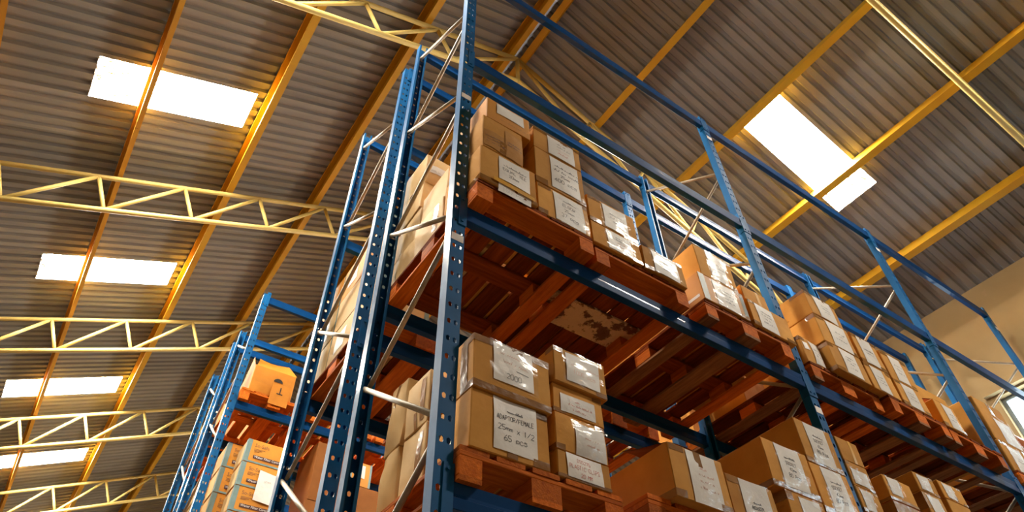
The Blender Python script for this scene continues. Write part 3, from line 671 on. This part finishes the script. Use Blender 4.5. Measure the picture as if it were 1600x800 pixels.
# far bay, fourth to sixth pallets
carton(2.905, 3.135, -.03, .40, z3, .245, 'crumpled carton in loose plastic just past the second post', GT, text=[('~8', K, .08), ('~7', K, .09), ('~6', K, .08)], lab=(.42, .94, .08, .92), lab2=((.08, .30, .50, .78), [], False), tapes='t', bulge=.014)
stack3(3.15, 3.56, -.10, .55, [z3, dz(-2.86), dz(-2.585), dz(-2.335)], [
    dict(label='brown carton with a filmed label, bottom of the three high stack past the second post', group=GT, text=[('~7', K, .08), ('_', K, .1), ('~9', K, .09), ('~5', K, .08), ('~5', Br, .11)], lab=(.30, .78, .04, .95), tapes=''),
    dict(label='brown carton with a sagging label, middle of the three high stack past the second post', group=GT, text=[('~8', K, .08), ('~5', Fa, .08), ('~8', K, .09)], lab=(.30, .86, .02, .95), tapes='t', dx=(-.01, .0)),
    dict(label='brown carton with a label, top of the three high stack past the second post', group=GT, text=[('~7', K, .08), ('~8', K, .09), ('~6', K, .08)], lab=(.28, .84, .03, .95), tapes='T', dx=(-.01, -.03))])
stack3(3.585, 3.93, -.10, .5, [z3, dz(-2.862), dz(-2.56)], [
    dict(label='brown carton with a narrow label, lower one right of the three high stack', group=GT, text=[('~7', K, .07), ('~8', K, .08), ('~7', K, .08)], lab=(.22, .66, .03, .94), tapes='t'),
    dict(label='brown carton with a tall label, upper one right of the three high stack', group=GT, text=[('~8', K, .08), ('_', K, .08), ('~6', K, .08)], lab=(.20, .76, .04, .94), tapes='TB', dx=(.015, 0))])
stack3(3.965, 4.33, -.10, .45, [z3, dz(-2.875), dz(-2.585)], [
    dict(label='brown carton with a filmed label, lower one of the far pair before the third post', group=GT, text=[('~7', K, .07), ('~6', Br, .09), ('~7', Br, .09)], lab=(.24, .72, .04, .95), tapes='t'),
    dict(label='brown carton with a label, upper one of the far pair before the third post', group=GT, text=[('~8', K, .07), ('~5', K, .1), ('~6', K, .1)], lab=(.28, .74, .05, .95), tapes='t')])
carton(3.95, 4.30, .43, .42, z3, .58, 'tall carton behind the far pair, its label peeping over them', GT, text=[('~7', K, .05), ('~6', K, .05)], lab=(.25, .85, .62, .97), tapes='t')
carton(4.52, 4.83, -.10, .5, z3, .255, 'opened carton with a red lid flap and a curling label before the third post', GT, text=[('~6', K, .07), ('~7', K, .08), ('~6', K, .08)], lab=(.34, .86, .04, .96), tapes='', flap=(2.5, 'card_red'))
carton(4.86, 5.45, .12, .85, z3, .70, 'very large plain brown carton behind the third post', GT, tapes='')
stack3(5.72, 6.24, -.02, .6, [z3, dz(-2.80), dz(-2.33)], [
    dict(label='brown carton with a pale label on the last pallets, low beside the third post', group=GT, text=[('~6', K, .07), ('~7', K, .08)], lab=(.20, .66, .05, .9), tapes='t'),
    dict(label='tall brown carton with loose clear plastic hanging over it, by the cream wall', group=GT, text=[], lab=(.40, .95, .04, .62), tapes='v')])
carton(6.27, 6.72, -.02, .55, z3, .26, 'low carton with a bright film sheet at the far end of the upper shelf', GT, text=[('~6', K, .07)], lab=(.30, .80, .1, .9), tapes='t')
o = carton(6.30, 6.78, .00, .5, z3 + .262, .30, 'dark plastic wrapped bundle at the far end of the upper shelf', GT, mat='card_red', text=[], lab=(.25, .8, .2, .8), tapes='TM', bulge=.05, name='wrapped_bundle', cat='bundle')
# ---------------- lower shelf
stack3(.125, .515, -.035, .335, [z2, dz(-4.405), dz(-4.125)], [
    dict(label='brown carton labelled ADAPTOR/FEMALE on the lower shelf', group=GU, text=[('~6', K, .075), ('_', K, .1), ('ADAPTOR/FEMALE', K, .105), ('25mm x 1/2', K, .115), ('65 pcs', K, .125)], lab=(.28, .84, .10, .99), tapes='bVR', film=False),
    dict(label='brown carton with 2000 written on its label, on top of the adaptor carton', group=GU, text=[('~8', Fa, .13), ('~7', Fa, .13), ('=', K, .08), ('2000', K, .15)], lab=(.24, .76, .25, .96), tapes='BTL', dx=(.0, .016), dy=-.012)])
stack3(.548, .838, -.035, .42, [z2, dz(-4.55), dz(-4.365), dz(-4.215), dz(-4.01)], [
    dict(label='flat carton with a red PLASTIC CLIPS label at the bottom of its stack', group=GU, text=[('DSS275', Rd, .17), ('PLASTIC CLIPS', Rd, .20), ('20 MM', Rd, .17)], lab=(.18, .84, .10, .98), tapes='B', film=False),
    dict(label='sagging carton with a curling label directly above the PLASTIC CLIPS carton', group=GU, text=[('~5', Fa, .12), ('~6', Fa, .12)], lab=(.36, .96, .0, .85), tapes='', bulge=.012),
    dict(label='carton with red handwriting and a yellow sticker, third up in the PLASTIC CLIPS stack', group=GU, text=[('~4', Rd, .12), ('~12', Rd, .16), ('~7', Rd, .16)], lab=(.14, .82, .08, .70), tapes='', film=False),
    dict(label='carton with a large filmed label and red handwriting on top of the PLASTIC CLIPS stack', group=GU, text=[('~12', Fa, .13), ('1000 pcs', Fa, .16)], lab=(.22, .86, .12, .92), tapes='', dx=(.004, .03), dy=-.02)])
stack3(.12, .50, .326, .215, [z2, dz(-4.37), dz(-4.09)], [
    dict(label='pale taped carton in the second row of the lower shelf pallet, lower one', group='pale cartons at the back of the first lower pallet', mat='kraft', bulge=.010, crumple=2, tapes='L'),
    dict(label='pale taped carton in the second row of the lower shelf pallet, upper one', group='pale cartons at the back of the first lower pallet', mat='kraft', bulge=.010, crumple=2, tapes='Lb')])
stack3(.125, .48, .588, .165, [z2, dz(-4.36), dz(-3.98)], [
    dict(label='pale sagging paper wrapped carton at the back of the lower shelf pallet, lower one', group='pale cartons at the back of the first lower pallet', mat='kraft', bulge=.028, crumple=3.5, tapes=''),
    dict(label='pale sagging paper wrapped carton at the back of the lower shelf pallet, upper one', group='pale cartons at the back of the first lower pallet', mat='kraft', bulge=.024, crumple=3.5, tapes='l')])
carton(1.075, 1.435, -.17, .80, z2, .262, 'big open topped brown carton with a long label and dark red lid flaps', GU, text=[('~5', Fa, .06), ('~7', Fa, .08), ('~6', Fa, .08), ('~7', Fa, .08)], lab=(.30, .84, .0, .97), tapes='tv', film=True, flap=(2.82, 'card_red'))
carton(1.62, 1.985, -.03, .55, z2, .335, 'brown carton labelled REDUCER beside the big open topped carton', GU, text=[('~4', K, .055), ('_', K, .1), ('REDUCER', K, .06), ('50x40mm', K, .06), ('~6', K, .05)], lab=(.25, .85, .02, .98), tapes='t')
stack3(2.025, 2.425, -.03, .80, [z2, dz(-4.295), dz(-4.0)], [
    dict(label='brown carton under the left SOCKET carton, its label cut off by the photo edge', group=GU, text=[('~6', K, .06), ('~6', K, .07)], lab=(.3, .85, .1, .95), tapes='', dx=(.07, 0)),
    dict(label='brown SOCKET carton with a glossy film label, left of the three socket cartons', group=GU, text=[('~7', K, .07), ('_', K, .1), ('SOCKET', K, .09), ('63mm', K, .08), ('80 Pcs', K, .10)], lab=(.26, .80, .08, .98), tapes='B')])
stack3(2.43, 2.79, -.03, .80, [z2, dz(-4.345), dz(-4.03), dz(-3.73)], [
    dict(label='brown carton hidden low under the right SOCKET cartons', group=GU, tapes=''),
    dict(label='brown SOCKET carton, the lower right one of the three', group=GU, text=[('~7', K, .07), ('_', K, .1), ('SOCKET', K, .09), ('63mm', K, .08), ('80 Pcs', K, .10)], lab=(.26, .82, .06, .98), tapes='B'),
    dict(label='brown SOCKET carton, the topmost of the three', group=GU, text=[('~7', K, .07), ('_', K, .1), ('SOCKET', K, .09), ('63mm', K, .08), ('80 Pcs', K, .10)], lab=(.26, .82, .06, .98), tapes='Bl')])
stack3(2.90, 3.135, .0, .35, [z2, dz(-4.205), dz(-4.035), dz(-3.862), dz(-3.69)], [
    dict(label='carton at the foot of the slim stack right of the second post', group=GU, tapes=''),
    dict(label='small carton with a yellowish label, second in the slim stack right of the post', group=GU, text=[('~6', Fa, .1)], lab=(.15, .62, .1, .9), tapes=''),
    dict(label='small carton with a filmed label, third in the slim stack right of the post', group=GU, text=[('~5', Fa, .1)], lab=(.12, .85, .1, .7), tapes=''),
    dict(label='small pale carton with yellow tape, top of the slim stack right of the post', group=GU, tapes='Y', text=None)])
stack3(3.30, 3.62, .0, .45, [z2, dz(-4.02), dz(-3.845)], [
    dict(label='red sided carton low in the stack with a taped top, far lower shelf', group=GU, mat='card_red', tapes='T'),
    dict(label='red sided carton with a taped top flap, nearest of the far red sided cartons', group=GU, mat='card', text=[('~7', Fa, .08), ('~6', Fa, .08)], lab=(.10, .50, .25, .95), tapes='Bv')])
stack3(3.76, 4.01, .0, .5, [z2, dz(-3.83), dz(-3.685)], [
    dict(label='carton with a bright film label, lower one of the middle far pair', group=GU, text=[('~5', K, .05)], lab=(.2, .8, .55, .98), tapes=''),
    dict(label='carton with a label, upper one of the middle far pair', group=GU, text=[('~6', Fa, .1)], lab=(.14, .7, .1, .9), tapes='')])
stack3(4.09, 4.40, .0, .5, [z2, dz(-3.80), dz(-3.655)], [
    dict(label='carton in the last far pair on the lower shelf, lower one', group=GU, tapes='V'),
    dict(label='carton with a pale label, upper one of the last far pair on the lower shelf', group=GU, text=[('~6', Fa, .1)], lab=(.15, .55, .1, .9), tapes='V')])

# ---------------- second rack (back to back): teal edged cartons and pallets
GP = 'pallets in the second rack'; GB = 'teal edged cartons in the second rack'
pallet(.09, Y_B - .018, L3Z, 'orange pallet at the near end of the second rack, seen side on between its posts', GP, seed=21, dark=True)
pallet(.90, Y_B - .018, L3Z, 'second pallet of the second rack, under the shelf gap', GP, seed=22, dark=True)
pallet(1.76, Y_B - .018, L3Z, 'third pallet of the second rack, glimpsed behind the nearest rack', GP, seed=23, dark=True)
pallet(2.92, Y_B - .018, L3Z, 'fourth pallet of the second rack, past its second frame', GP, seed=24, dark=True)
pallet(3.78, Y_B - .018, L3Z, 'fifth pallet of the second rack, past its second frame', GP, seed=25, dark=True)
for c, yy in enumerate((Y_B - .05, Y_B + .37, Y_B + .79)):
    for k in range(3):
        carton(.10, .48, yy, .395, z3 + k * .327, .324, 'teal edged carton in the second rack, %s row, %s' % (('front', 'middle', 'back')[c], ('bottom', 'middle tier', 'top')[k]), GB,
               mat='yellowcard' if k == 2 else 'kraft', tapes='', edge='teal', bulge=.006, side_lab=((.30, .72, .2, .75, 'paper') if (c + k) % 2 else None), name='printed_carton')
carton(1.2, 1.75, Y_B - .02, .6, z3, .70, 'plain brown carton in the second rack behind the first upper stacks', None, tapes='')
carton(3.0, 3.5, Y_B - .02, .6, z3, .74, 'plain carton in the second rack behind the three high stack', None, tapes='')
carton(1.82, 2.35, Y_B - .02, .6, z3, .80, 'plain carton in the second rack behind the green edged carton', None, tapes='')

# ---------------- third rack across the far aisle
GC = 'yellow filter cartons in the far rack'
_tx = {}
def print_text(o, txt, x, z, size, mat, width=None):
    if txt not in _tx:
        cu = bpy.data.curves.new('printed_text', 'FONT'); cu.body = txt; cu.size = size; cu.resolution_u = 2; cu.materials.append(M[mat])
        tmp = bpy.data.objects.new('printed_text', cu); COL.objects.link(tmp); dg = bpy.context.evaluated_depsgraph_get()
        _tx[txt] = bpy.data.meshes.new_from_object(tmp.evaluated_get(dg)); bpy.data.objects.remove(tmp)
        if not _tx[txt].materials: _tx[txt].materials.append(M[mat])
    t = link('printed_text', _tx[txt], o); t.location = (x, -.006, z); t.rotation_euler = (math.pi / 2, 0, 0)
    return t
def filter_carton(x, y, z, w, d, h, label):
    o = carton(x, x + w, y, d, z, h, label, GC, mat='yellowcard', tapes='', edge=None, bulge=.003, name='filter_carton', cat='box')
    b = MB()
    b.box(-.0016, .045, -.0045, -.0015, 0.004, h - .004); b.box(-.0045, -.0015, -.0016, .05, .004, h - .004)
    b.box(.045, w - .008, -.0040, -.0015, .003, .022)
    b.build('printed_edge', 'teal', o)
    MB().box(-.0058, -.0046, .06, d - .02, .02, h - .02).build('side_print', 'kraft', o)
    print_text(o, 'So-Safe', .08, h * .70, .055, 'ink_brown')
    bnd = MB().box(.09, w - .012, -.006, -.0042, h * .20, h * .34).build('name_band', 'maroon', o)
    t = print_text(bnd, 'Water Filter Cartridge', .10, h * .235, .036, 'paper'); t.location.y = -.0072
    b2 = MB()
    for k in range(3): b2.box(.082, .20 - .03 * k, -.0052, -.0042, h * (.60 - .05 * k), h * (.615 - .05 * k))
    b2.build('small_print', 'ink_brown', o)['kind'] = 'stuff'
    if 'front column, second from the top' in label:
        pl = MB().quad_grid(lambda a, c: Vector((.20 + .21 * a, -.014 - .006 * math.sin(a * 3 + c * 2), -.12 + .33 * c - .02 * a)), 4, 5).build('paper_label', 'paper', o, True)
        sm = strokes_mesh([('023323', 'ink_black', .08)], lambda a, c: Vector((.20 + .21 * a, -.0215, .0 + .33 * c * .6)), .004, 1.0, 5)
        if sm: link('handwriting', sm, pl)['kind'] = 'stuff'
    return o
zc3 = L3Z + PH + .0018
pallet(.09, Y_C - .06, L4Z, 'orange pallet under the torn carton on top of the far rack', 'pallets in the far rack', seed=31)
pallet(.92, Y_C - .06, L4Z, 'second orange pallet on the high shelf of the far rack', 'pallets in the far rack', seed=32)
pallet(1.78, Y_C - .06, L4Z, 'third orange pallet on the high shelf of the far rack', 'pallets in the far rack', seed=33)
pallet(.09, Y_C - .08, L3Z, 'orange pallet under the yellow filter cartons in the far rack', 'pallets in the far rack', w=.80, seed=34)
pallet(.95, Y_C - .06, L3Z, 'pallet beside the yellow filter cartons in the far rack', 'pallets in the far rack', seed=35)
pallet(1.80, Y_C - .06, L3Z, 'pallet at the far end of the first bay of the far rack', 'pallets in the far rack', seed=36)
for k in range(4):
    t = ('bottom', 'second from the bottom', 'second from the top', 'top')[k]
    filter_carton(.325, Y_C - .06, zc3 + k * .27, .46, .34, .268, 'yellow water filter carton with blue-grey edges, front column, %s' % t)
for k in range(4):
    t = ('bottom', 'second from the bottom', 'second from the top', 'top')[k]
    filter_carton(.20, Y_C + .32, zc3 + k * .295, .46, .38, .293, 'yellow water filter carton with pale side, behind the front column, %s' % t)
for k in range(3):
    filter_carton(.10, Y_C + .72, zc3 + k * .30, .46, .38, .298, 'pale sided water filter carton, back column, %s' % ('bottom', 'middle', 'top')[k])
zc4 = L4Z + PH + .0018
# torn open carton with flaps; slot and hand hole are painted dark patches
tb = carton(.16, .66, Y_C - .045, .55, zc4, .36, 'torn orange carton in clear plastic with bent flaps on top of the far rack', None, mat='orange_card', tapes='', bulge=.012)
w_ = .49
b = MB(); b.quad_grid(lambda a, c: Vector((.02 + a * w_ * (1 - .25 * c) + .05 * c, .02 + c * .22, .36 + c * .26 - .02 * math.sin(a * 4))), 5, 3)
b.quad_grid(lambda a, c: Vector((.02 + a * w_ * (1 - .25 * c) + .05 * c, .026 + c * .22, .364 + c * .26 - .02 * math.sin(a * 4))), 5, 3); b.build('lid_flap', 'orange_card', tb)
MB().prism([(.02, .34), (.24, .62), (.5, .36)], .0, .004, 0).build('side_flap', 'orange_card', tb)
MB().box(.24, .46, -.032, -.024, -.11, .17).build('front_flap', 'orange_card', tb)
MB().box(.34, .352, -.0345, -.0325, .04, .13).build('cut_slot', 'black', tb); MB().box(.31, .38, -.0345, -.0325, .035, .047).build('cut_slot', 'black', tb)
b = MB(); pts = [(.30 + .055 * math.cos(t * math.pi / 8), .20 + .05 * math.sin(t * math.pi / 8)) for t in range(9)]
b.prism(pts, -.016, -.0135, 1).build('hand_hole', 'black', tb)
MB().quad_grid(lambda a, c: Vector((.0 + a * .46, -.020 - .004 * math.sin(a * 9 + c * 5), .12 + c * .17)), 8, 4).build('plastic_film', 'film', tb, True)
carton(1.08, 1.50, Y_C - .03, .6, zc3, .60, 'plain brown carton beside the filter cartons in the far rack, lower one', None, mat='card_dark', tapes='')
carton(1.10, 1.49, Y_C - .03, .6, zc3 + .603, .70, 'tall brown carton beside the filter cartons in the far rack, upper one', None, mat='card_dark', tapes='')
carton(1.515, 2.02, Y_C - .04, .6, zc3, .90, 'dark brown carton under the white labelled one in the far rack', None, mat='card_dark', tapes='')
carton(1.52, 1.80, Y_C - .04, .5, zc3 + .903, .29, 'teal edged carton with a white label in the far rack', None, mat='yellowcard', edge='teal', text=[], lab=(.25, .7, .35, .9), tapes='', film=False)
carton(2.06, 2.55, Y_C, .6, zc3, .45, 'low red sided carton further along the far rack', None, mat='card_red', tapes='')
# second rack, lower shelf: goods added to block light from behind
for k, (bx0, bx1) in enumerate(((.95, 1.70), (1.80, 2.60), (2.95, 3.68), (3.82, 4.55))):
    pallet(bx0, Y_B - .018, L2Z, 'added light-blocking pallet on the lower shelf of the second rack, %s from its near frame' % ('first', 'second', 'third', 'fourth')[k], GP, w=bx1 - bx0, seed=50 + k, dark=True)
    carton(bx0 + .02, bx1 - .02, Y_B + .03, .9, z2, .52, 'wide carton added to block light low in the second rack, %s from its near frame' % ('first', 'second', 'third', 'fourth')[k], 'added light-blocking cartons in the second rack', tapes='')
# fourth rack: a few pale cartons
pallet(.09, Y_D + .0, L4Z, 'pallet on the high shelf of the farthest rack', 'pallets in the farthest rack', seed=41)
pallet(.09, Y_D + .0, L3Z, 'pallet on the lower shelf of the farthest rack', 'pallets in the farthest rack', seed=42)
carton(.11, .6, Y_D, .6, L4Z + PH + .0018, .5, 'pale carton on the high shelf of the farthest rack', 'cartons in the farthest rack', mat='kraft', tapes='')
carton(.11, .6, Y_D, .6, L3Z + PH + .0018, .5, 'pale carton on the lower shelf of the farthest rack', 'cartons in the farthest rack', mat='kraft', tapes='')
